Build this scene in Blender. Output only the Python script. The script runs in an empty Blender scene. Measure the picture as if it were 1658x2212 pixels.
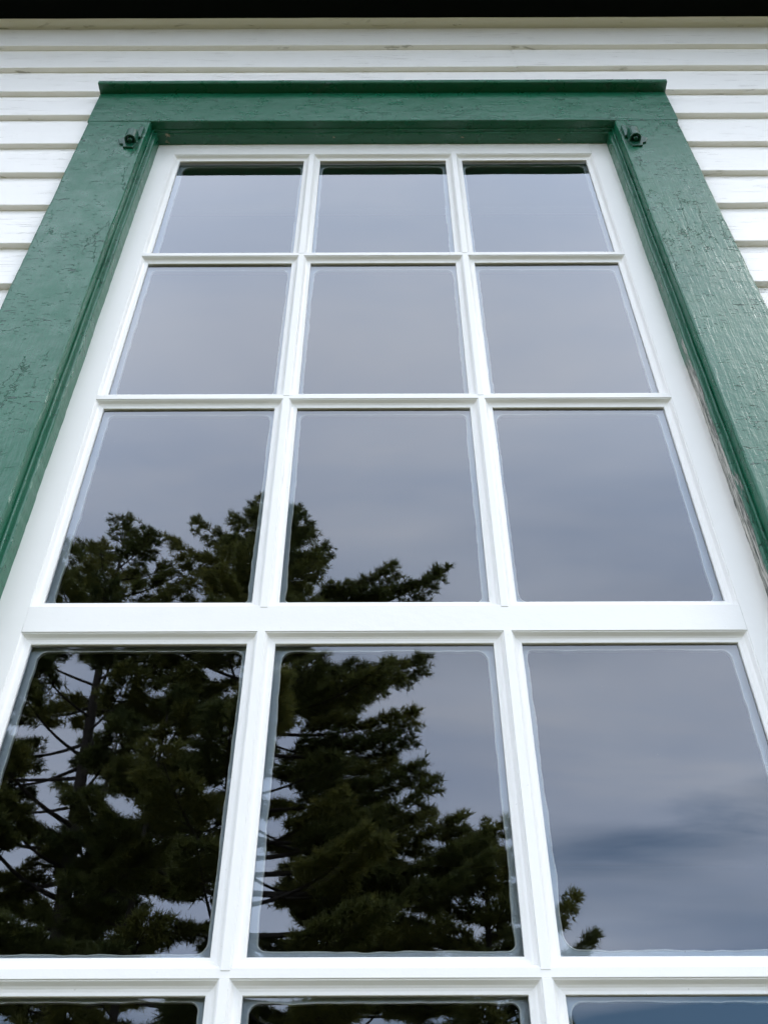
import bpy, bmesh, math, random
import numpy as np
from mathutils import Vector, Matrix, noise as mnoise
C = bpy.context.scene
col = C.collection
R = math.radians

# ------------------------------------------------------------------ camera
CAM_Y, CAM_Z, PITCH = -0.7931, 1.5, 44.0
cam = bpy.data.cameras.new("camera"); co = bpy.data.objects.new("camera", cam); col.objects.link(co)
cam.sensor_fit = 'VERTICAL'; cam.sensor_height = 36.0; cam.lens = 36 * 2092 / 2212
cam.clip_start = 0.05; cam.clip_end = 2000
co.matrix_world = Matrix.Translation((0, CAM_Y, CAM_Z)) @ Matrix.Rotation(R(90 + PITCH), 4, 'X') @ Matrix.Rotation(R(-0.18), 4, 'Z')
cam.dof.use_dof = True; cam.dof.focus_distance = 1.25; cam.dof.aperture_fstop = 0.034 / 0.0012
C.camera = co

# ------------------------------------------------------------------ light
SUN_EL, SUN_AZ = 52.0, 118.0      # azimuth from +Y towards +X
w = bpy.data.worlds.new("World"); C.world = w; w.use_nodes = True
nt = w.node_tree; nt.nodes.clear()
def N(nt, typ, **kw):
    n = nt.nodes.new(typ)
    for k, v in kw.items():
        if k == 'inp':
            for i, val in v.items(): n.inputs[i].default_value = val
        else: setattr(n, k, v)
    return n
def math_(nt, op, a, b=None, c=None, clamp=False):
    n = nt.nodes.new('ShaderNodeMath'); n.operation = op; n.use_clamp = clamp
    for i, v in enumerate((a, b, c)):
        if v is None: continue
        if isinstance(v, (int, float)): n.inputs[i].default_value = v
        else: nt.links.new(v, n.inputs[i])
    return n.outputs[0]
def ramp(nt, fac, stops, interp='LINEAR'):
    n = nt.nodes.new('ShaderNodeValToRGB'); n.color_ramp.interpolation = interp
    e = n.color_ramp.elements
    e[0].position, e[0].color = stops[0][0], stops[0][1]
    e[1].position, e[1].color = stops[-1][0], stops[-1][1]
    for p, c in stops[1:-1]:
        k = e.new(p); k.color = c
    nt.links.new(fac, n.inputs[0]); return n.outputs[0]
def g(v): return (v, v, v, 1)
def mixc(nt, fac, a, b, mode='MIX'):
    n = nt.nodes.new('ShaderNodeMix'); n.data_type = 'RGBA'; n.blend_type = mode
    for s, v in ((0, fac), (6, a), (7, b)):
        if isinstance(v, (int, float)): n.inputs[s].default_value = v
        elif isinstance(v, tuple): n.inputs[s].default_value = v
        else: nt.links.new(v, n.inputs[s])
    return n.outputs[2]
sky = N(nt, 'ShaderNodeTexSky', sky_type='NISHITA', sun_disc=False, sun_elevation=R(SUN_EL), sun_rotation=R(SUN_AZ))
tc = N(nt, 'ShaderNodeTexCoord')
sep = N(nt, 'ShaderNodeSeparateXYZ'); nt.links.new(tc.outputs['Generated'], sep.inputs[0])
X, Y, Z = sep.outputs
zz = math_(nt, 'MAXIMUM', Z, 0.03)
cx = math_(nt, 'DIVIDE', X, math_(nt, 'ADD', zz, 0.12)); cy = math_(nt, 'DIVIDE', Y, math_(nt, 'ADD', zz, 0.12))
comb = N(nt, 'ShaderNodeCombineXYZ'); nt.links.new(cx, comb.inputs[0]); nt.links.new(cy, comb.inputs[1])
mp = N(nt, 'ShaderNodeMapping', inp={1: (2.3, 0.7, 0), 2: (0, 0, R(14)), 3: (0.55, 1.5, 1)}); nt.links.new(comb.outputs[0], mp.inputs[0])
n1 = N(nt, 'ShaderNodeTexNoise', inp={'Scale': 1.3, 'Detail': 5, 'Roughness': 0.5, 'Distortion': 0.3}); nt.links.new(mp.outputs[0], n1.inputs[0])
n2 = N(nt, 'ShaderNodeTexNoise', inp={'Scale': 0.9, 'Detail': 4, 'Roughness': 0.5}); nt.links.new(comb.outputs[0], n2.inputs[0])
# cloud deck is thin and broken low on one side of the garden
def blob(x0, z0, sx, sz, tilt=0.0):
    a = math_(nt, 'POWER', math_(nt, 'DIVIDE', math_(nt, 'SUBTRACT', X, x0), sx), 2.0)
    b = math_(nt, 'POWER', math_(nt, 'DIVIDE', math_(nt, 'SUBTRACT', math_(nt, 'SUBTRACT', Z, math_(nt, 'MULTIPLY', X, tilt)), z0), sz), 2.0)
    front = math_(nt, 'LESS_THAN', Y, 0.0)
    return math_(nt, 'MULTIPLY', math_(nt, 'EXPONENT', math_(nt, 'MULTIPLY', math_(nt, 'ADD', a, b), -1.0)), front)
n3b = N(nt, 'ShaderNodeTexNoise', inp={'Scale': 3.4, 'Detail': 6, 'Roughness': 0.55, 'Distortion': 0.4}); nt.links.new(mp.outputs[0], n3b.inputs[0])
hole = math_(nt, 'ADD', math_(nt, 'MULTIPLY', blob(0.30, 0.392, 0.20, 0.030, 0.09), math_(nt, 'ADD', math_(nt, 'MULTIPLY', n3b.outputs[0], 2.6), -0.62)), math_(nt, 'MULTIPLY', blob(0.25, 0.232, 0.9, 0.066), 1.5))
cl = math_(nt, 'SUBTRACT', math_(nt, 'ADD', math_(nt, 'MULTIPLY', math_(nt, 'SUBTRACT', n1.outputs[0], 0.5), 1.7), 0.95), hole)
mask = ramp(nt, cl, [(0.0, g(0.05)), (0.9, g(1.0))], 'LINEAR')
CLOUD = (9.6, 9.8, 11.2, 1)
ccol = mixc(nt, ramp(nt, n2.outputs[0], [(0.38, g(0)), (0.62, g(1))]), (8.7, 10.0, 12.5, 1), (11.6, 12.7, 14.6, 1))
el = ramp(nt, Z, [(0.0, g(1.0)), (0.18, g(0.98)), (0.29, g(0.63)), (0.5, g(0.55)), (0.75, g(0.51)), (0.9, g(0.37))])
ccol = mixc(nt, 1.0, mixc(nt, 1.0, ccol, el, 'MULTIPLY'), (1.78, 1.78, 1.78, 1), 'MULTIPLY')
n3 = N(nt, 'ShaderNodeTexNoise', inp={'Scale': 2.6, 'Detail': 7, 'Roughness': 0.58, 'Distortion': 0.5}); nt.links.new(mp.outputs[0], n3.inputs[0])
ccol = mixc(nt, 1.0, ccol, ramp(nt, n3.outputs[0], [(0.30, (0.84, 0.88, 0.95, 1)), (0.5, (0.98, 0.98, 1.0, 1)), (0.70, (1.13, 1.08, 1.04, 1))]), 'MULTIPLY')
skyc = mixc(nt, mask, mixc(nt, 1.0, sky.outputs[0], (0.62, 0.88, 1.0, 1), 'MULTIPLY'), ccol)
bg = N(nt, 'ShaderNodeBackground', inp={1: 0.12}); nt.links.new(skyc, bg.inputs[0])
out = N(nt, 'ShaderNodeOutputWorld'); nt.links.new(bg.outputs[0], out.inputs[0])

sl = bpy.data.lights.new("sun", 'SUN'); sl.energy = 0.7; sl.angle = R(20); sl.color = (1, 0.97, 0.93)
so = bpy.data.objects.new("sun", sl); col.objects.link(so)
sd = Vector((math.sin(R(SUN_AZ)) * math.cos(R(SUN_EL)), math.cos(R(SUN_AZ)) * math.cos(R(SUN_EL)), math.sin(R(SUN_EL))))
so.rotation_euler = sd.to_track_quat('Z', 'Y').to_euler(); so.location = sd * 20

C.view_settings.view_transform = 'Standard'; C.view_settings.look = 'None'; C.view_settings.gamma = 1
C.view_settings.exposure = 0.87
C.render.engine = 'CYCLES'
C.cycles.max_bounces = 8; C.cycles.transparent_max_bounces = 12
C.cycles.caustics_reflective = False

# ------------------------------------------------------------------ helpers
def tag(o, label=None, cat=None, group=None, kind=None):
    if label: o['label'] = label
    if cat: o['category'] = cat
    if group: o['group'] = group
    if kind: o['kind'] = kind
    return o
class MB:
    def __init__(s): s.v = []; s.f = []; s.m = []; s.sm = []
    def face(s, idx, mat=0, smooth=False): s.f.append(idx); s.m.append(mat); s.sm.append(smooth)
    def box(s, x0, x1, y0, y1, z0, z1, mat=0):
        b = len(s.v)
        s.v += [(x, y, z) for x in (x0, x1) for y in (y0, y1) for z in (z0, z1)]
        for q in ((0,1,3,2), (4,6,7,5), (0,4,5,1), (2,3,7,6), (0,2,6,4), (1,5,7,3)): s.face([b + i for i in q], mat)
    def grid(s, rows, mat=0, smooth=False, flip=False):   # rows of equal length
        b = len(s.v); n = len(rows[0])
        for r in rows: s.v += r
        for i in range(len(rows) - 1):
            for j in range(n - 1):
                q = [b + i*n + j, b + i*n + j + 1, b + (i+1)*n + j + 1, b + (i+1)*n + j]
                s.face(q[::-1] if flip else q, mat, smooth)
    def tube(s, pts, rads, seg=8, mat=0, cap=True):
        b = len(s.v); n = len(pts)
        pts = [Vector(p) for p in pts]
        for i, p in enumerate(pts):
            d = (pts[min(i+1, n-1)] - pts[max(i-1, 0)]).normalized()
            a = d.cross(Vector((0.3, 0.9, 0.1) if abs(d.z) > 0.8 else (0, 0, 1))).normalized(); c = d.cross(a)
            for k in range(seg):
                t = 2 * math.pi * k / seg
                s.v.append(tuple(p + (a * math.cos(t) + c * math.sin(t)) * rads[i]))
        for i in range(n - 1):
            for k in range(seg):
                k2 = (k + 1) % seg
                s.face([b + i*seg + k, b + i*seg + k2, b + (i+1)*seg + k2, b + (i+1)*seg + k], mat, True)
        if cap:
            s.face([b + k for k in range(seg)][::-1], mat); s.face([b + (n-1)*seg + k for k in range(seg)], mat)
    def build(s, name, mats, parent=None, bevel=0, bseg=2, recalc=True):
        me = bpy.data.meshes.new(name); me.from_pydata([tuple(v) for v in s.v], [], s.f)
        mats = mats if isinstance(mats, (list, tuple)) else [mats]
        for m in mats: me.materials.append(m)
        me.polygons.foreach_set('material_index', s.m); me.polygons.foreach_set('use_smooth', s.sm)
        if recalc:
            bm = bmesh.new(); bm.from_mesh(me); bmesh.ops.recalc_face_normals(bm, faces=bm.faces); bm.to_mesh(me); bm.free()
        me.update()
        o = bpy.data.objects.new(name, me); col.objects.link(o)
        if parent is not None: o.parent = parent
        if bevel:
            md = o.modifiers.new('bevel', 'BEVEL'); md.width = bevel; md.segments = bseg; md.limit_method = 'ANGLE'; md.angle_limit = R(50)
        return o
def nz(x, y=0.0, z=0.0): return mnoise.noise(Vector((x, y, z)))
# a painted board: box cut into small cells whose surface and arrises wander like hand planed, many times painted wood
def board(mb, x0, x1, y0, y1, z0, z1, step=0.02, amp=0.0006, r=0.003, seed=0, mat=0, axis='x'):
    L0, L1 = (x0, x1) if axis == 'x' else (z0, z1)
    a0, a1 = (z0, z1) if axis == 'x' else (x0, x1)
    # cross section loop (a, y): rounded front corners, square back
    sec = [(a0, y1), (a0, y0 + r), (a0 + r*.3, y0 + r*.3), (a0 + r, y0), ((a0+a1)/2, y0), (a1 - r, y0), (a1 - r*.3, y0 + r*.3), (a1, y0 + r), (a1, y1)]
    n = max(2, int((L1 - L0) / step)); rows = []
    for i in range(n + 1):
        L = L0 + (L1 - L0) * i / n; row = []
        for (a, y) in sec:
            da = amp * (nz(L * 14, seed + a * 3, 1.7) + .7 * nz(L * 55, seed + a * 7, 4.1)) if y < y1 else 0
            dy = amp * nz(L * 9, seed + a * 11, 9.3) if y < y1 else 0
            row.append((L, y + dy, a + da) if axis == 'x' else (a + da, y + dy, L))
        rows.append(row)
    b = len(mb.v); mb.grid(rows, mat, False)
    m = len(sec)
    mb.face([b + i for i in range(m)], mat); mb.face([b + n*m + i for i in range(m)][::-1], mat)

# ------------------------------------------------------------------ materials
def mat(name):
    m = bpy.data.materials.new(name); m.use_nodes = True; t = m.node_tree
    p = t.nodes['Principled BSDF']; return m, t, p
def coords(t, scale=(1, 1, 1), rot=(0, 0, 0)):
    c = N(t, 'ShaderNodeTexCoord'); mpn = N(t, 'ShaderNodeMapping', inp={2: rot, 3: scale}); t.links.new(c.outputs['Object'], mpn.inputs[0]); return mpn.outputs[0]
def tnoise(t, vec, scale, detail=4, rough=0.5, dist=0.0):
    n = N(t, 'ShaderNodeTexNoise', inp={'Scale': scale, 'Detail': detail, 'Roughness': rough, 'Distortion': dist}); t.links.new(vec, n.inputs[0]); return n.outputs[0]
def bump(t, h, strength, dist, prev=None):
    b = N(t, 'ShaderNodeBump', inp={'Strength': strength, 'Distance': dist}); t.links.new(h, b.inputs['Height'])
    if prev is not None: t.links.new(prev, b.inputs['Normal'])
    return b.outputs[0]

def green_paint(name, along='z', chips=False, base=(0.0015, 0.080, 0.037, 1), cracks=1.0, rough=0.30, spots=False):
    m, t, p = mat(name)
    grain = coords(t, (1, 1, 0.09) if along == 'z' else (0.09, 1, 1))
    flat = coords(t)
    broad = tnoise(t, flat, 5, 3)
    g1 = tnoise(t, grain, 230, 3, 0.55, 0.6)          # brush marks and raised grain
    g2 = tnoise(t, flat, 300, 3, 0.6)
    lump = tnoise(t, flat, 55, 3, 0.55)
    # short cracks across the grain
    cv = coords(t, (90, 90, 330) if along == 'z' else (240, 240, 170))
    cn = tnoise(t, cv, 1.0, 2, 0.5, 0.8)
    area = tnoise(t, flat, 11, 3, 0.6)
    crack = math_(t, 'MULTIPLY', ramp(t, cn, [(0.640, g(0)), (0.68, g(1))]), ramp(t, area, [(0.42, g(0)), (0.54, g(1))]))
    # long flaking outlines
    vor = N(t, 'ShaderNodeTexVoronoi', feature='DISTANCE_TO_EDGE', inp={'Scale': 26.0})
    wv = coords(t, (1.5, 1.5, 0.34) if along == 'z' else (0.34, 1.5, 1.5))
    wn = N(t, 'ShaderNodeTexNoise', inp={'Scale': 150.0, 'Detail': 4}); t.links.new(flat, wn.inputs[0])
    add = N(t, 'ShaderNodeVectorMath', operation='MULTIPLY_ADD'); t.links.new(wn.outputs[1], add.inputs[0]); add.inputs[1].default_value = (0.016, 0.016, 0.016); t.links.new(wv, add.inputs[2])
    t.links.new(add.outputs[0], vor.inputs['Vector'])
    area2 = tnoise(t, flat, 7, 3, 0.55)
    flake = math_(t, 'MULTIPLY', ramp(t, vor.outputs['Distance'], [(0.004, g(1)), (0.016, g(0))]), ramp(t, area2, [(0.555, g(0)), (0.58, g(1))]))
    ck = math_(t, 'MULTIPLY', math_(t, 'MAXIMUM', crack, flake), cracks, clamp=True)
    c1 = mixc(t, broad, base, tuple(v * 1.25 for v in base[:3]) + (1,))
    c1 = mixc(t, math_(t, 'ADD', math_(t, 'MULTIPLY', math_(t, 'MULTIPLY', crack, cracks), 0.75), math_(t, 'MULTIPLY', flake, 0.12 * cracks), clamp=True), c1, (0.004, 0.022, 0.014, 1))
    rr = ramp(t, tnoise(t, flat, 40, 3), [(0.3, g(rough - 0.06)), (0.7, g(rough + 0.1))])
    h = math_(t, 'MULTIPLY', g1, 0.55)
    nrm = bump(t, lump, 0.16, 0.004)
    nrm = bump(t, h, 0.40, 0.0020, nrm)
    nrm = bump(t, g2, 0.15, 0.0010, nrm)
    nrm = bump(t, math_(t, 'SUBTRACT', 1.0, ck), 0.9, 0.0016, nrm)
    if spots:
        sn = tnoise(t, coords(t, (0.6, 1, 1)), 34, 6, 0.7)
        sm_ = ramp(t, sn, [(0.665, g(0)), (0.68, g(1))])
        c1 = mixc(t, sm_, c1, (0.34, 0.30, 0.22, 1)); nrm = bump(t, math_(t, 'SUBTRACT', 1.0, sm_), 0.8, 0.001, nrm)
    if chips:
        ch = coords(t, (1, 1, 0.16))
        cnz = tnoise(t, ch, 42, 6, 0.75)
        sp = N(t, 'ShaderNodeSeparateXYZ'); tcx = N(t, 'ShaderNodeTexCoord'); t.links.new(tcx.outputs['Object'], sp.inputs[0])
        # bare wood where the storm sash has rubbed, worst lower down on one side
        near = ramp(t, sp.outputs[1], [(0.0, g(0)), (1.0, g(1))])
        side = ramp(t, math_(t, 'ADD', math_(t, 'MULTIPLY', sp.outputs[0], 1.0), 0.5), [(0.3, g(0)), (0.85, g(1))])
        low = ramp(t, math_(t, 'MULTIPLY', sp.outputs[2], 0.25), [(0.60, g(1)), (0.66, g(0.5)), (0.72, g(0))])
        depth = ramp(t, math_(t, 'MULTIPLY', math_(t, 'ADD', sp.outputs[1], 0.03), 33.0), [(0.05, g(0)), (0.5, g(1))])
        k = math_(t, 'MULTIPLY', math_(t, 'MULTIPLY', side, low), depth)
        cm = ramp(t, math_(t, 'ADD', math_(t, 'MULTIPLY', cnz, 0.75), math_(t, 'MULTIPLY', k, 0.325)), [(0.60, g(0)), (0.635, g(1))])
        wood = mixc(t, ramp(t, tnoise(t, grain, 330, 4, 0.7), [(0.38, g(0)), (0.62, g(1))]), (0.05, 0.06, 0.05, 1), (0.52, 0.49, 0.43, 1))
        c1 = mixc(t, cm, c1, wood)
        rr = mixc(t, cm, rr, g(0.9))
        nrm = bump(t, math_(t, 'SUBTRACT', 1.0, cm), 0.8, 0.001, nrm)
    t.links.new(c1, p.inputs['Base Color']); t.links.new(rr, p.inputs['Roughness']); t.links.new(nrm, p.inputs['Normal'])
    p.inputs['IOR'].default_value = 1.56
    return m
M = {}
M['green_v'] = green_paint('green_paint_upright', 'z')
M['green_h'] = green_paint('green_paint_level', 'x', cracks=0.7)
M['green_j'] = green_paint('green_paint_jamb', 'z', chips=True)
M['green_dark'] = green_paint('green_paint_head', 'x', cracks=0.4, spots=True)
M['iron'] = green_paint('painted_iron', 'z', base=(0.004, 0.055, 0.030, 1), cracks=0.0, rough=0.32)

def white_paint(name, base, rough, fine=0.1, cracked=False, speck=True):
    m, t, p = mat(name)
    flat = coords(t)
    c = mixc(t, tnoise(t, flat, 7, 4), tuple(v * 0.955 for v in base) + (1,), base + (1,))
    nrm = bump(t, tnoise(t, flat, 420, 3, 0.6), fine, 0.0007)
    nrm = bump(t, tnoise(t, flat, 45, 3), fine * 1.2, 0.003, nrm)
    if speck:
        s = ramp(t, tnoise(t, flat, 260, 2, 0.5), [(0.745, g(0)), (0.78, g(1))])
        c = mixc(t, math_(t, 'MULTIPLY', s, 0.35), c, (0.35, 0.33, 0.28, 1))
    if cracked:
        cv = coords(t, (14, 60, 330)); cn = tnoise(t, cv, 1.0, 3, 0.6, 0.6)
        area = tnoise(t, coords(t, (1, 1, 2)), 6.5, 4, 0.6)
        ck = math_(t, 'MULTIPLY', ramp(t, cn, [(0.63, g(0)), (0.67, g(1))]), ramp(t, area, [(0.42, g(0)), (0.56, g(1))]))
        c = mixc(t, math_(t, 'MULTIPLY', ck, 0.55), c, (0.20, 0.17, 0.12, 1))
        gr = tnoise(t, coords(t, (0.07, 1, 1)), 190, 3, 0.6)
        nrm = bump(t, gr, 0.22, 0.0015, nrm); nrm = bump(t, math_(t, 'SUBTRACT', 1.0, ck), 0.7, 0.001, nrm)
    t.links.new(c, p.inputs['Base Color']); t.links.new(nrm, p.inputs['Normal'])
    p.inputs['Roughness'].default_value = rough
    return m
M['clap'] = white_paint('white_clapboard_paint', (0.815, 0.79, 0.745), 0.5, 0.14, cracked=True)
M['sash'] = white_paint('white_sash_paint', (0.79, 0.77, 0.725), 0.32, 0.10)

def simple(name, c, rough=0.7, nscale=20, var=0.3):
    m, t, p = mat(name)
    cc = mixc(t, tnoise(t, coords(t), nscale, 5, 0.6), tuple(v * (1 - var) for v in c) + (1,), tuple(v * (1 + var) for v in c) + (1,))
    t.links.new(cc, p.inputs['Base Color']); p.inputs['Roughness'].default_value = rough
    return m
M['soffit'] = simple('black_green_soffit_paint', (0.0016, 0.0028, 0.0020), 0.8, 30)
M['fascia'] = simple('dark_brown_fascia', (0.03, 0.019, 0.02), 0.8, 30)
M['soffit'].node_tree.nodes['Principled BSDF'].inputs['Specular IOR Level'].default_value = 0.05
M['inner'] = simple('dull_inner_trim_paint', (0.75, 0.74, 0.72), 0.7, 30, 0.05)
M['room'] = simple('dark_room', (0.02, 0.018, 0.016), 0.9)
M['roof'] = simple('roof_shingles', (0.08, 0.075, 0.07), 0.9, 60)
M['stone'] = simple('granite_footing', (0.3, 0.29, 0.27), 0.9, 14)

# glass: reflection of a doubled pane, clear otherwise
m, t, p = mat('window_glass'); t.nodes.remove(p)
fr = N(t, 'ShaderNodeFresnel', inp={'IOR': 1.5})
F = fr.outputs[0]
fac = math_(t, 'DIVIDE', math_(t, 'MULTIPLY', F, 3.2), math_(t, 'ADD', math_(t, 'MULTIPLY', F, 2.2), 1.0), clamp=True)
gl = N(t, 'ShaderNodeBsdfGlossy', inp={'Roughness': 0.0, 'Color': (0.93, 0.96, 1.0, 1)})
tr = N(t, 'ShaderNodeBsdfTransparent', inp={'Color': (0.93, 0.95, 0.96, 1)})
mx = N(t, 'ShaderNodeMixShader'); t.links.new(fac, mx.inputs[0]); t.links.new(tr.outputs[0], mx.inputs[1]); t.links.new(gl.outputs[0], mx.inputs[2])
# specks of dust
dv = N(t, 'ShaderNodeTexVoronoi', inp={'Scale': 75.0}); t.links.new(coords(t), dv.inputs['Vector'])
dsel = math_(t, 'GREATER_THAN', N(t, 'ShaderNodeSeparateColor').outputs[0], 0.5)
sc = N(t, 'ShaderNodeSeparateColor'); t.links.new(dv.outputs['Color'], sc.inputs[0])
dust = math_(t, 'MULTIPLY', math_(t, 'LESS_THAN', dv.outputs['Distance'], 0.035), math_(t, 'GREATER_THAN', sc.outputs[0], 0.86))
df = N(t, 'ShaderNodeBsdfDiffuse', inp={'Color': (0.5, 0.5, 0.48, 1)})
mx2 = N(t, 'ShaderNodeMixShader'); t.links.new(math_(t, 'MULTIPLY', dust, 0.5), mx2.inputs[0]); t.links.new(mx.outputs[0], mx2.inputs[1]); t.links.new(df.outputs[0], mx2.inputs[2])
t.links.new(mx2.outputs[0], t.nodes['Material Output'].inputs[0]); M['glass'] = m
m, t, p = mat('glass_edge'); t.nodes.remove(p); tr = N(t, 'ShaderNodeBsdfTransparent'); t.links.new(tr.outputs[0], t.nodes['Material Output'].inputs[0]); M['glass_edge'] = m
M['seal'] = simple('blue_grey_glazing_sealant', (0.60, 0.68, 0.73), 0.5, 30, 0.06)
M['seal_rim'] = simple('sealant_rim', (0.84, 0.86, 0.82), 0.4, 60, 0.08)

m, t, p = mat('pine_needles')
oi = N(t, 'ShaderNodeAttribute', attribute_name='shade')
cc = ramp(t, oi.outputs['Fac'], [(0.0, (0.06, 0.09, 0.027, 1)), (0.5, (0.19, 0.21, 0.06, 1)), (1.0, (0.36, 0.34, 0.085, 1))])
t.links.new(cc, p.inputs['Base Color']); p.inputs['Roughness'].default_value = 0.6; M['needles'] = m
tl_ = N(t, 'ShaderNodeBsdfTranslucent'); t.links.new(cc, tl_.inputs[0]); ms = N(t, 'ShaderNodeMixShader', inp={0: 0.45})
t.links.new(p.outputs[0], ms.inputs[1]); t.links.new(tl_.outputs[0], ms.inputs[2]); t.links.new(ms.outputs[0], t.nodes['Material Output'].inputs[0])
m, t, p = mat('pine_bark')
cc = mixc(t, tnoise(t, coords(t, (1, 1, 0.25)), 22, 6, 0.65), (0.018, 0.015, 0.012, 1), (0.085, 0.07, 0.055, 1))
t.links.new(cc, p.inputs['Base Color']); p.inputs['Roughness'].default_value = 0.95
t.links.new(bump(t, tnoise(t, coords(t, (1, 1, 0.25)), 22, 6, 0.65), 0.8, 0.03), p.inputs['Normal']); M['bark'] = m

# ------------------------------------------------------------------ ground
m, t, p = mat('dry_grass_and_gravel')
n_a = tnoise(t, coords(t), 0.35, 5, 0.6); n_b = tnoise(t, coords(t), 18, 6, 0.7)
near = N(t, 'ShaderNodeSeparateXYZ'); tcn = N(t, 'ShaderNodeTexCoord'); t.links.new(tcn.outputs['Object'], near.inputs[0])
gcol = mixc(t, n_a, (0.06, 0.08, 0.022, 1), (0.13, 0.12, 0.05, 1))
gcol = mixc(t, math_(t, 'MULTIPLY', n_b, 0.5), gcol, (0.20, 0.175, 0.10, 1))
grav = mixc(t, n_b, (0.115, 0.105, 0.055, 1), (0.21, 0.19, 0.105, 1))
edge = math_(t, 'ADD', math_(t, 'MULTIPLY', near.outputs[1], 0.2), math_(t, 'MULTIPLY', n_a, 0.3))
gcol = mixc(t, ramp(t, math_(t, 'ADD', edge, 1.0), [(0.0, g(0)), (0.06, g(1))]), gcol, grav)
t.links.new(gcol, p.inputs['Base Color']); p.inputs['Roughness'].default_value = 0.95
t.links.new(bump(t, n_b, 0.6, 0.02), p.inputs['Normal']); M['ground'] = m
mb = MB(); S = 900; n = 30
mb.grid([[(-S + 2*S*i/n, -S + 2*S*j/n, 0.0) for j in range(n+1)] for i in range(n+1)])
tag(mb.build('ground', M['ground'], recalc=False), kind='structure')
for pgn in bpy.data.objects['ground'].data.polygons: pass
bpy.data.objects['ground'].data.flip_normals()

# ------------------------------------------------------------------ the house
house = bpy.data.objects.new('white_house', None); col.objects.link(house); house.location = (0, 0, 0)
tag(house, 'white clapboard house with green trimmed multi pane window under a dark eave', 'house')
XI, XO = 0.4105, 0.5205           # casing inner and outer half widths
HB, HT = 3.1895, 3.3075           # head casing bottom and top
YC = -0.041                       # casing face
YB = -0.034                       # clapboard butt face
SOF = 3.692
SILL = 1.00
# clapboards
edges = [3.668, 3.558, 3.447, 3.3359, 3.2335, 3.1202, 3.0150, 2.9077, 2.7933]
zc = 2.7933
while zc > 0.35: zc -= 0.109; edges.append(zc)
mb = MB(); rnd = random.Random(4)
def clap(z0, z1, xa, xb, sd):
    xs = []; x = xa
    while x < xb - 1e-4:
        xs.append(x); x += 0.02 if abs(x) < 1.3 else 0.25
    xs.append(xb); rows = []
    for x in xs:
        wz = 0.0011 * nz(x * 2.2, sd * 3.1) + 0.0007 * nz(x * 17, sd * 5.3) + 0.0004 * nz(x * 70, sd)
        wy = 0.0009 * nz(x * 3.1, sd * 7.7, 2)
        th = 0.0112 + 0.0012 * nz(x * 1.3, sd * 2.1, 7)
        rows.append([(x, YB + th + 0.004, z0 + wz), (x, YB + 0.0012 + wy, z0 + wz), (x, YB + 0.0003 + wy, z0 + 0.0004 + wz), (x, YB + wy, z0 + 0.0016 + wz),
                     (x, YB + 0.004 + wy*.5, (z0 + z1) / 2), (x, YB + 0.0118, z1 + 0.012)])
    mb.grid(rows)
for i in range(1, len(edges)):
    z1, z0 = edges[i-1], edges[i]
    if z0 > HT - 0.0 :
        if i == 2:
            clap(z0, z1, -7, 0.262, i); clap(z0 + 0.0016, z1, 0.2625, 7, i + 40)
        else: clap(z0, z1, -7, 7, i)
    elif z1 < SILL: clap(z0, z1, -7, 7, i)
    else:
        if z1 > HT:     # the course notched over the head casing
            clap(HT + 0.001, z1, -XO - 0.0, XO + 0.0, i + 60)
        clap(z0, z1, -7, -XO + 0.012, i); clap(z0, z1, XO - 0.012, 7, i + 80)
# sheathing behind and the other walls of the house
for xa, xb, za, zb in ((-7, -XO + 0.03, 0.25, 3.72), (XO - 0.03, 7, 0.25, 3.72), (-XO + 0.03, XO - 0.03, HT - 0.05, 3.72), (-XO + 0.03, XO - 0.03, 0.25, SILL - 0.03)):
    mb.box(xa, xb, -0.0165, 0.12, za, zb)
mb.box(-7, -6.85, 0.12, 8, 0.25, 3.72); mb.box(6.85, 7, 0.12, 8, 0.25, 3.72); mb.box(-7, 7, 8, 8.15, 0.25, 3.72)
mb.build('clapboard_wall', M['clap'], house, recalc=False)
mb = MB(); mb.box(-7.02, 7.02, -0.05, 8.17, -0.2, 0.25); mb.build('foundation', M['stone'], house)
mb = MB(); board(mb, -7, 7, -0.040, -0.012, 3.690, 3.712, 0.03, 0.0005, 0.002, 5)
mb.build('frieze_board', M['clap'], house)
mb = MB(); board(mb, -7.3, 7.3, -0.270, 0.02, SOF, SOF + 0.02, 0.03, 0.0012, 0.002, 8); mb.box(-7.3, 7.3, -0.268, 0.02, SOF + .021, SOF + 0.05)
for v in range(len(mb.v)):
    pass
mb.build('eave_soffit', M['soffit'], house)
mb = MB(); board(mb, -7.32, 7.32, -0.294, -0.2725, SOF - 0.002, SOF + 0.16, 0.012, 0.0028, 0.003, 9); mb.build('fascia_board', M['fascia'], house)
mb = MB()
for s, (ya, yb) in enumerate(((-0.36, 4.07), (8.5, 4.07))):
    za, zb = SOF + 0.13, SOF + 2.6
    nrow = 22; rows = []
    for i in range(nrow + 1):
        f = i / nrow; rows.append([(-7.4 + 14.8 * j / 12, ya + (yb - ya) * f, za + (zb - za) * f) for j in range(13)])
    mb.grid(rows); mb.grid([[(a, b, c + 0.05) for a, b, c in r] for r in rows])
    for r in (rows[0],): mb.grid([r, [(a, b, c + 0.05) for a, b, c in r]])
for xs in (-7, 6.9):   # gable ends
    b = len(mb.v); mb.v += [(xs, 0.0, 3.75), (xs, 8.15, 3.75), (xs, 4.07, SOF + 2.55), (xs + .1, 0.0, 3.75), (xs + .1, 8.15, 3.75), (xs + .1, 4.07, SOF + 2.55)]
    mb.face([b, b+1, b+2]); mb.face([b+3, b+5, b+4]); mb.face([b, b+2, b+5, b+3]); mb.face([b+1, b+4, b+5, b+2])
mb.build('roof', M['roof'], house)
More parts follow.
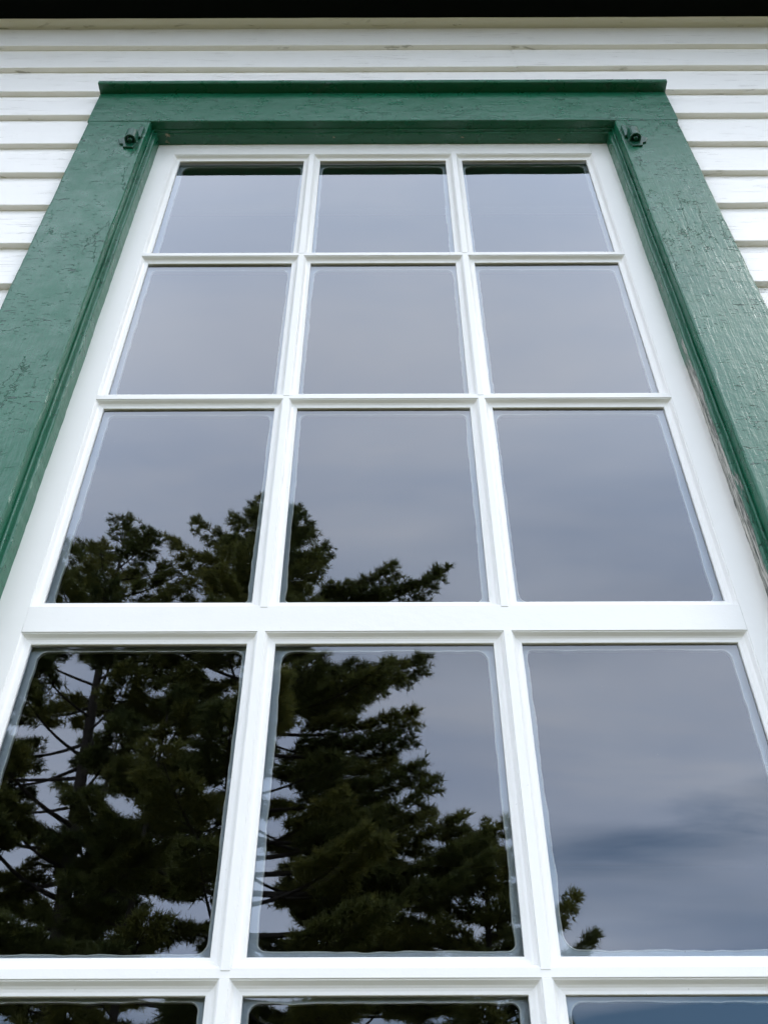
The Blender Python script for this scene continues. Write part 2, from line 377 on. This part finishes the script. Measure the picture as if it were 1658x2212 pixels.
# dark room behind the glass
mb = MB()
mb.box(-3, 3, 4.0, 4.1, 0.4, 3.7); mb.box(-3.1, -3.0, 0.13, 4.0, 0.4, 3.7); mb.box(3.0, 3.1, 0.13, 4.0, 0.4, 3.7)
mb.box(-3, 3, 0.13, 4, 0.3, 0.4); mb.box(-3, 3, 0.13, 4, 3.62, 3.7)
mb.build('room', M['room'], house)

# ------------------------------------------------------------------ the window
# the frame itself: side jambs and head with a stepped stop, then everything else hangs on it
XS = 0.4015
mb = MB()
for s in (-1, 1):
    f = lambda a, b: (min(s*a, s*b), max(s*a, s*b))
    # jamb behind the casing, then the stop standing 9 mm in from it
    x0, x1 = f(XI + 0.0002, XI + 0.03); board(mb, x0, x1, YC + 0.004, 0.10, SILL, HB + 0.03, 0.012, 0.0008, 0.001, 11 + s, axis='z')
    x0, x1 = f(XS, XI + 0.0); board(mb, x0, x1, -0.021, 0.10, SILL, HB - 0.001, 0.010, 0.0010, 0.0022, 14 + s, axis='z')
    x0, x1 = f(XI - 0.0035, XI + 0.0001); board(mb, x0, x1, -0.026, -0.0195, SILL, HB - 0.001, 0.010, 0.0007, 0.0012, 24 + s, axis='z')
mb.box(-0.52, 0.52, 0.001, 0.1195, SILL - 0.02, SILL + 0.0)
win = mb.build('window', M['green_j'], house)
win['label'] = 'tall window with green casing and white many paned sash'
def wpart(mbx, name, m, bevel=0, label=None, **k):
    o = mbx.build(name, m, win, bevel, **k)
    if label: o['label'] = label
    return o
mb = MB(); board(mb, -XI - 0.02, XI + 0.02, YC + 0.004, 0.10, HB + 0.0012, HB + 0.03, 0.012, 0.0008, 0.001, 31)
board(mb, -XI + 0.0002, XI - 0.0002, -0.021, 0.10, 3.1844, HB + 0.001, 0.012, 0.0008, 0.002, 32)
board(mb, -XI + 0.0002, XI - 0.0002, -0.0265, -0.0195, 3.1868, HB + 0.0008, 0.012, 0.0006, 0.001, 33)
wpart(mb, 'head_jamb', M['green_dark'])
for s in (-1, 1):
    mb = MB(); x0, x1 = (XI, XO) if s > 0 else (-XO, -XI)
    board(mb, x0, x1, YC, -0.016, SILL, HB - 0.0008, 0.010, 0.0011, 0.0028, 50 + s, axis='z')
    wpart(mb, 'side_casing', M['green_v'], label='green side casing, paint crackled, at the %s of the sash' % ('right' if s > 0 else 'left'))
mb = MB(); board(mb, -XO - 0.0015, XO + 0.0015, YC - 0.0006, -0.016, HB, HT, 0.010, 0.0009, 0.0022, 61)
wpart(mb, 'head_casing', M['green_h'])
mb = MB()
rows = []
for i in range(101):
    x = -XO - 0.003 + (2*XO + 0.006) * i / 100
    a = 0.0006 * nz(x * 14, 3.3) + 0.0004 * nz(x * 60, 1.1)
    rows.append([(x, -0.016, HT + 0.0005), (x, -0.0585 + a, HT + 0.0005 + a), (x, -0.0600 + a, HT + 0.002 + a), (x, -0.0600 + a, HT + 0.0105 + a), (x, -0.0585 + a, HT + 0.012 + a), (x, -0.020, HT + 0.020)])
mb.grid(rows); mb.face(list(range(6))); mb.face([600 + i for i in range(6)][::-1])
wpart(mb, 'drip_cap', M['green_h'])
# sill
mb = MB(); board(mb, -XO - 0.03, XO + 0.03, -0.085, 0.0, SILL - 0.045, SILL - 0.001, 0.015, 0.001, 0.006, 71)
wpart(mb, 'sill', M['green_h'])

# shutter hinges screwed to the casing
def hinge(s):
    mb = MB(); cx, cz = s * (XI + 0.022), 3.110
    k_ = 0.95
    out = []
    pts = [(-0.004, 0.026), (0.004, 0.027), (0.007, 0.014), (0.013, 0.010), (0.022, 0.004), (0.018, -0.004), (0.017, -0.012), (0.009, -0.015), (0.008, -0.026), (-0.010, -0.027), (-0.013, -0.014), (-0.016, -0.004), (-0.012, 0.006), (-0.008, 0.014)]
    b = len(mb.v); n = len(pts)
    for yy in (YC + 0.001, YC - 0.0045): mb.v += [(cx + s * a * 1.0, yy, cz + c) for a, c in pts]
    mb.face([b + i for i in range(n)]); mb.face([b + n + i for i in range(n)][::-1])
    for i in range(n):
        j = (i + 1) % n; mb.face([b + i, b + j, b + n + j, b + n + i])
    # rolled knuckle: an arch standing out from the plate, open below
    def arch(ro, z):
        return [(cx - s*0.004 + ro * math.cos(a), YC - 0.006 - 0.013 - ro * 0.85 * math.sin(a) if True else 0, z) for a in [math.pi * k / 10 for k in range(11)]]
    def loop(z):
        o_ = [(cx - s*.004 + 0.0105, YC - 0.003, z)] + [(cx - s*.004 + 0.0105 * math.cos(a), YC - 0.012 - 0.011 * math.sin(a), z) for a in [math.pi * k / 10 for k in range(11)]] + [(cx - s*.004 - 0.0105, YC - 0.003, z)]
        i_ = [(cx - s*.004 - 0.0065, YC - 0.003, z)] + [(cx - s*.004 + 0.0065 * math.cos(a), YC - 0.012 - 0.007 * math.sin(a), z) for a in [math.pi * k / 10 for k in range(10, -1, -1)]] + [(cx - s*.004 + 0.0065, YC - 0.003, z)]
        return o_ + i_
    l0, l1 = loop(cz - 0.012), loop(cz + 0.016); m_ = len(l0); b = len(mb.v); mb.v += l0 + l1
    for i in range(m_): mb.face([b + i, b + (i+1) % m_, b + m_ + (i+1) % m_, b + m_ + i])
    h = m_ // 2
    for base in (b, b + m_):
        for i in range(h - 1): mb.face([base + i, base + i + 1, base + m_ - 2 - i, base + m_ - 1 - i])
    # pin inside the knuckle and the flat strap running up
    mb.tube([(cx - s*.004, YC - 0.012, cz - 0.016), (cx - s*.004, YC - 0.012, cz + 0.020)], [0.0042, 0.0042], 10)
    mb.box(cx - s*.014 - 0.004, cx - s*.014 + 0.004, YC - 0.006, YC + 0.001, cz + 0.010, cz + 0.052)
    mb.v = [(cx + (x - cx) * k_, YC + (y - YC) * 0.80, cz + (z - cz) * k_) for x, y, z in mb.v]
    wpart(mb, 'shutter_hinge', M['iron'], 0.0012, 'green painted iron shutter hinge near the %s top corner' % ('right' if s > 0 else 'left'))
hinge(-1); hinge(1)

mb = MB(); mb.box(-0.46, 0.46, 0.045, 0.118, 3.172, 3.20); mb.box(-0.46, 0.46, 0.118, 0.13, 3.168, 3.24)
wpart(mb, 'inner_head_board', M['inner'])
# the sash
PR = [(0, 0), (0, .0007), (.0011, .0010), (.0022, .0027), (.0036, .0049), (.0054, .0062), (.0076, .0068), (.0100, .0070), (.0104, .0075), (.0104, .0120)]
XC = [(-.369, -.129), (-.121, .121), (.129, .369)]
ZR = [(2.8200, 3.1467), (2.4767, 2.8120), (2.1305, 2.4687), (1.7702, 2.0975), (1.4320, 1.7622), (1.0960, 1.4240)]
SB = 1.030
def leg(mb, side, x0, x1, z0, z1):
    if side == 'L': rows = [[(x0 + s, y, z0 + s) for s, y in PR], [(x0 + s, y, z1 - s) for s, y in PR]]
    if side == 'R': rows = [[(x1 - s, y, z0 + s) for s, y in PR], [(x1 - s, y, z1 - s) for s, y in PR]]
    if side == 'B': rows = [[(x0 + s, y, z0 + s) for s, y in PR], [(x1 - s, y, z0 + s) for s, y in PR]]
    if side == 'T': rows = [[(x0 + s, y, z1 - s) for s, y in PR], [(x1 - s, y, z1 - s) for s, y in PR]]
    mb.grid(rows, flip=side in 'RB')
def fin(mb, name, label=None):
    return wpart(mb, name, M['sash'], 0.0004, label, recalc=True)
# stiles
for s in (-1, 1):
    mb = MB(); a, b = (.369, XS + .006) if s > 0 else (-XS - .006, -.369)
    mb.box(a, b, 0.0, 0.034, SB, 3.20)
    for z0, z1 in ZR:
        if s < 0: leg(mb, 'L', *XC[0], z0, z1)
        else: leg(mb, 'R', *XC[2], z0, z1)
    fin(mb, 'stile')
def rail(za, zb, above=None, below=None, name='rail', label=None):
    mb = MB(); mb.box(-.369 + 1e-4, .369 - 1e-4, -0.0003, 0.033, za, zb)
    for (xa, xb) in XC:
        if above is not None: leg(mb, 'B', xa, xb, *ZR[above])
        if below is not None: leg(mb, 'T', xa, xb, *ZR[below])
    fin(mb, name, label)
rail(3.1467, 3.20, below=0, label='top rail of the sash')
rail(2.0975, 2.1305, above=2, below=3, label='broad middle rail of the sash')
rail(SB, 1.0960, above=5, label='bottom rail of the sash')
for k in (0, 1, 3, 4): rail(ZR[k+1][1], ZR[k][0], above=k, below=k+1, name='muntin')
for s in (0, 1):
    for half in ((0, 1, 2), (3, 4, 5)):
        mb = MB()
        for r in half:
            z0, z1 = ZR[r]; xa, xb = XC[s][1], XC[s+1][0]
            mb.box(xa, xb, -0.0009, 0.032, z0 - 0.0022, z1 - 0.0001)
            # faint bead line down the face
            leg(mb, 'R', *XC[s], z0, z1); leg(mb, 'L', *XC[s+1], z0, z1)
        fin(mb, 'muntin')
# panes and the wandering sealant squeezed out round each of them
rnd = random.Random(11)
for r, (z0, z1) in enumerate(ZR):
    for c, (x0, x1) in enumerate(XC):
        mb = MB(); a0, a1, b0, b1 = x0 + .0066, x1 - .0066, z0 + .0066, z1 - .0066
        mb.box(a0, a1, 0.0100, 0.0130, b0, b1, 1)
        for i, f in enumerate(mb.f):
            if all(abs(mb.v[k][1] - 0.0100) < 1e-6 for k in f): mb.m[i] = 0
        tx, tz = rnd.uniform(-.0016, .0016), rnd.uniform(-.0010, .0010)
        mb.v = [(x, y + (x - (a0+a1)/2) * tx + (z - (b0+b1)/2) * tz, z) for x, y, z in mb.v]
        gp = wpart(mb, 'pane', [M['glass'], M['glass_edge']], recalc=True)
        # sealant ring
        lip = .0104; cxm, czm = (x0 + x1) / 2, (z0 + z1) / 2; sd = r * 3 + c
        iL, iR, iT, iB = [b + rnd.uniform(-.0012, .0012) for b in (.0053, .0053, .0022, .0070)]
        L, Rr, T, B = x0 + lip + iL, x1 - lip - iR, z1 - lip - iT, z0 + lip + iB
        rads = [rnd.uniform(.006, .013) for _ in range(4)]
        inner = []; outer = []; rim = []
        def add(px, pz, nx, nzv, k):
            wob = 0.0011 * nz(px * 23, pz * 23, sd) + 0.0007 * nz(px * 90, pz * 90, sd + 5) + (0.0012 * max(0, nz(px * 45, pz * 45, sd + 9)))
            qx, qz = px + nx * wob, pz + nzv * wob
            inner.append((qx, qz)); rim.append((qx - nx * .0011, qz - nzv * .0011))
        def side(ax, az, bx, bz, nx, nzv, n):
            for i in range(n): add(ax + (bx - ax) * i / n, az + (bz - az) * i / n, nx, nzv, 0)
        def corner(ox, oz, a0_, rad):
            for i in range(8):
                a = a0_ + math.pi / 2 * i / 8
                add(ox + rad * math.cos(a), oz + rad * math.sin(a), -math.cos(a), -math.sin(a), 1)
        q = rads
        side(L + q[0], B, Rr - q[1], B, 0, 1, 40); corner(Rr - q[1], B + q[1], -math.pi/2, q[1])
        side(Rr, B + q[1], Rr, T - q[2], -1, 0, 50); corner(Rr - q[2], T - q[2], 0, q[2])
        side(Rr - q[2], T, L + q[3], T, 0, -1, 40); corner(L + q[3], T - q[3], math.pi/2, q[3])
        side(L, T - q[3], L, B + q[0], 1, 0, 50); corner(L + q[0], B + q[0], math.pi, q[0])
        ox0, ox1, oz0, oz1 = x0 + .002, x1 - .002, z0 + .002, z1 - .002
        for (px, pz) in inner:
            dx, dz = (px - cxm) / ((x1 - x0) / 2), (pz - czm) / ((z1 - z0) / 2)
            m_ = max(abs(dx), abs(dz)); outer.append((min(max(cxm + dx / m_ * (x1 - x0) / 2, ox0), ox1), min(max(czm + dz / m_ * (z1 - z0) / 2, oz0), oz1)))
        mb = MB(); n = len(inner); YF = 0.0180
        b = len(mb.v)
        mb.v += [(x, YF, z) for x, z in outer] + [(x, YF, z) for x, z in rim] + [(x, YF - .0007, z) for x, z in rim] + [(x, YF - .0004, z) for x, z in inner] + [(x, YF + .003, z) for x, z in inner] + [(x, YF + .003, z) for x, z in outer]
        for i in range(n):
            j = (i + 1) % n
            for lv in range(5): mb.face([b + lv*n + i, b + lv*n + j, b + (lv+1)*n + j, b + (lv+1)*n + i], 1 if lv in (1, 2, 3) else 0)
        o = mb.build('glazing_seal', [M['seal'], M['seal_rim']], win)

# ------------------------------------------------------------------ pines in the garden, seen in the glass
def pine(name, label, x, y, h, lean=(0, 0), base=4.0, seed=1, spread=5.0, count=70, extra=(), rt=0.22, cat='tree', top_gap=0.0, dens=1.0, shape=0.75, wig=0.12):
    rng = random.Random(seed); npr = np.random.RandomState(seed)
    root = bpy.data.objects.new(name, None); col.objects.link(root); root.location = (x, y, 0); tag(root, label, cat, 'pines behind the viewer, mirrored in the panes')
    tr = MB()
    def axis(z):
        f = z / h; return Vector((lean[0] * f + wig * math.sin(f * 5 + seed), lean[1] * f + wig * math.cos(f * 4 + seed), z))
    n = 26; tr.tube([axis(h * i / n) for i in range(n + 1)], [max(0.012, rt * (1 - i / n) ** 0.8 + (0.08 if i == 0 else 0)) for i in range(n + 1)], 10)
    P = []; D = []; SZ = []; SHD = []
    def tufts(p, d, k, jit, sh, size):
        for _ in range(k):
            q = p + Vector((rng.gauss(0, jit), rng.gauss(0, jit), rng.gauss(0, jit * .4)))
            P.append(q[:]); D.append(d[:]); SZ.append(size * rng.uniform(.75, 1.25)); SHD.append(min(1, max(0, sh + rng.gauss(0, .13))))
    def limb(z, az, L, rise, full=0.38):
        o = axis(z); d = Vector((math.sin(az), math.cos(az), 0)); pr = Vector((d.y, -d.x, 0))
        bend = rng.uniform(-.12, .12); curl = rng.uniform(.05, .16)
        def at(t): return o + d * (L * t) + pr * (L * bend * t * t) + Vector((0, 0, L * (rise * t + curl * t ** 3 - 0.05 * math.sin(t * 3.1))))
        k = 9; rb = 0.012 + 0.011 * L
        tr.tube([at(i / k) for i in range(k + 1)], [max(.006, rb * (1 - .85 * i / k)) for i in range(k + 1)], 5, cap=False)
        sh0 = rng.uniform(.2, .75)
        nt_ = int(L * 9) + 5
        for i in range(nt_):
            t = full + (1 - full) * (i + rng.random()) / nt_
            if rng.random() < .10: continue
            p0 = at(t); sd_ = 1 if i % 2 else -1
            tl = (0.18 + L * 0.26 * (1.08 - t) ** .7) * rng.uniform(.6, 1.15)
            td = (d * rng.uniform(.5, .9) + pr * sd_ * rng.uniform(.5, 1.0) + Vector((0, 0, rng.uniform(-.06, .18)))).normalized()
            if tl > .3: tr.tube([p0, p0 + td * tl], [.009, .004], 3, cap=False)
            m_ = max(2, int(tl / .07 * dens))
            for j in range(m_):
                u = .25 + .75 * (j + 1) / m_
                tufts(p0 + td * tl * u, (td + Vector((0, 0, .35))).normalized(), 2 if u < .6 else 3, .06, sh0, .17)
        tufts(at(1), (d + Vector((0, 0, .6))).normalized(), int(10 * dens), .09, sh0, .12)
    zs = []
    for i in range(count):
        f = ((i + rng.random()) / count) ** .9
        z = base + (h - .35 - base) * f
        L = spread * (1 - f) ** shape * rng.uniform(.62, 1.1) + .35
        rise = -.06 + .42 * f ** 1.5 + rng.uniform(-.07, .07)
        limb(z, i * 2.39996 + rng.uniform(-.5, .5), L, rise, full=(.60 - .3 * f) if L > 2.0 else .15)
    for (z, azd, L, rise) in extra: limb(z, R(azd), L, rise, .30)
    tufts(axis(h - .15), Vector((0, 0, 1)), 14, .08, .5, .13)
    # dead twigs low on the stem
    for i in range(26):
        z = base * rng.uniform(.45, 1.25); o = axis(z); a = rng.random() * 6.28; L = rng.uniform(.5, 1.8)
        tr.tube([o, o + Vector((math.sin(a) * L * .6, math.cos(a) * L * .6, .05)), o + Vector((math.sin(a + .2) * L, math.cos(a + .2) * L, rng.uniform(-.25, .25)))], [.02, .012, .004], 4, cap=False)
    tr.build('trunk', M['bark'], root, recalc=False)
    P = np.array(P); D = np.array(D); SZ = np.array(SZ); SHD = np.array(SHD); K = 11
    n = len(P); P = np.repeat(P, K, 0); D = np.repeat(D, K, 0); S_ = np.repeat(SZ, K) * npr.uniform(.7, 1.2, n * K); SH = np.repeat(SHD, K)
    dr = D * .75 + npr.normal(0, .55, (n * K, 3)); dr /= np.linalg.norm(dr, axis=1)[:, None]
    sd_ = np.cross(dr, npr.normal(0, 1, (n * K, 3))); sd_ /= np.linalg.norm(sd_, axis=1)[:, None]
    V = np.empty((n * K, 3, 3)); V[:, 0] = P + sd_ * .0125; V[:, 1] = P - sd_ * .0125; V[:, 2] = P + dr * S_[:, None]
    me = bpy.data.meshes.new('crown'); nv = n * K * 3
    me.vertices.add(nv); me.vertices.foreach_set('co', V.reshape(-1)); me.loops.add(nv); me.loops.foreach_set('vertex_index', np.arange(nv, dtype=np.int32))
    me.polygons.add(n * K); me.polygons.foreach_set('loop_start', np.arange(0, nv, 3, dtype=np.int32)); me.update(calc_edges=True)
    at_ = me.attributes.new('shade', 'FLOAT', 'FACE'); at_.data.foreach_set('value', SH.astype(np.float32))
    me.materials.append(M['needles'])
    o = bpy.data.objects.new('crown', me); col.objects.link(o); o.parent = root
    return root
# azimuth: 90 = towards +X (right), 180 = away from the house, 0 = towards it
pine('white_pine', 'tallest dark pine with long level boughs reaching to the right, mirrored in the middle panes', -3.0, -17.2, 19.3, (0.1, 0), 6.0, 3, 4.2, 96, rt=.30,
     extra=[(15.3, 88, 4.1, .08), (15.5, 80, 3.1, .08), (13.6, 92, 3.7, .06), (13.1, 84, 3.2, .05), (12.4, 92, 3.4, .02), (11.9, 86, 3.4, -.02), (11.5, 100, 3.1, 0), (12.8, 75, 3.0, 0), (10.6, 84, 3.6, .10), (10.0, 96, 3.8, .12), (9.6, 78, 4.0, .1), (16.6, 270, 2.4, .28), (17.2, 280, 1.9, .45), (9.3, 88, 4.5, .16), (9.0, 90, 4.9, .08), (8.2, 86, 4.9, .1)])
pine('white_pine', 'broad pine with a leaning trunk, mirrored in the left column of panes', -5.4, -17.4, 18.5, (-1.3, 0), 5.0, 8, 4.4, 70, rt=.26, shape=.6)
pine('white_pine', 'slender pine between two bigger ones, mirrored in the left panes', -4.4, -16.8, 14.5, (-0.2, 0.2), 6.0, 15, 2.3, 26, rt=.12)
pine('white_pine', 'outermost pine at the left edge of the mirrored group', -9.4, -18.0, 15.2, (0, 0), 4.0, 21, 4.2, 46, rt=.24)
pine('white_pine', 'lowest pine, at the right of the mirrored group', 1.9, -17.6, 10.6, (0.1, 0), 3.0, 33, 2.3, 60, rt=.2,
     extra=[(7.3, 90, 1.9, .45), (7.9, 84, 1.6, .5), (7.0, 262, 2.6, .2), (8.0, 275, 2.4, .2), (8.8, 265, 2.0, .25)])
pine('white_pine', 'half hidden pine filling the gap behind the tallest one', -0.9, -21.0, 13.4, (0, 0), 4.0, 44, 3.4, 60, rt=.22)
pine('white_pine', 'dim pine far behind the leaning one', -7.6, -22.5, 16.0, (0.3, 0), 5.0, 52, 3.6, 30, rt=.24)
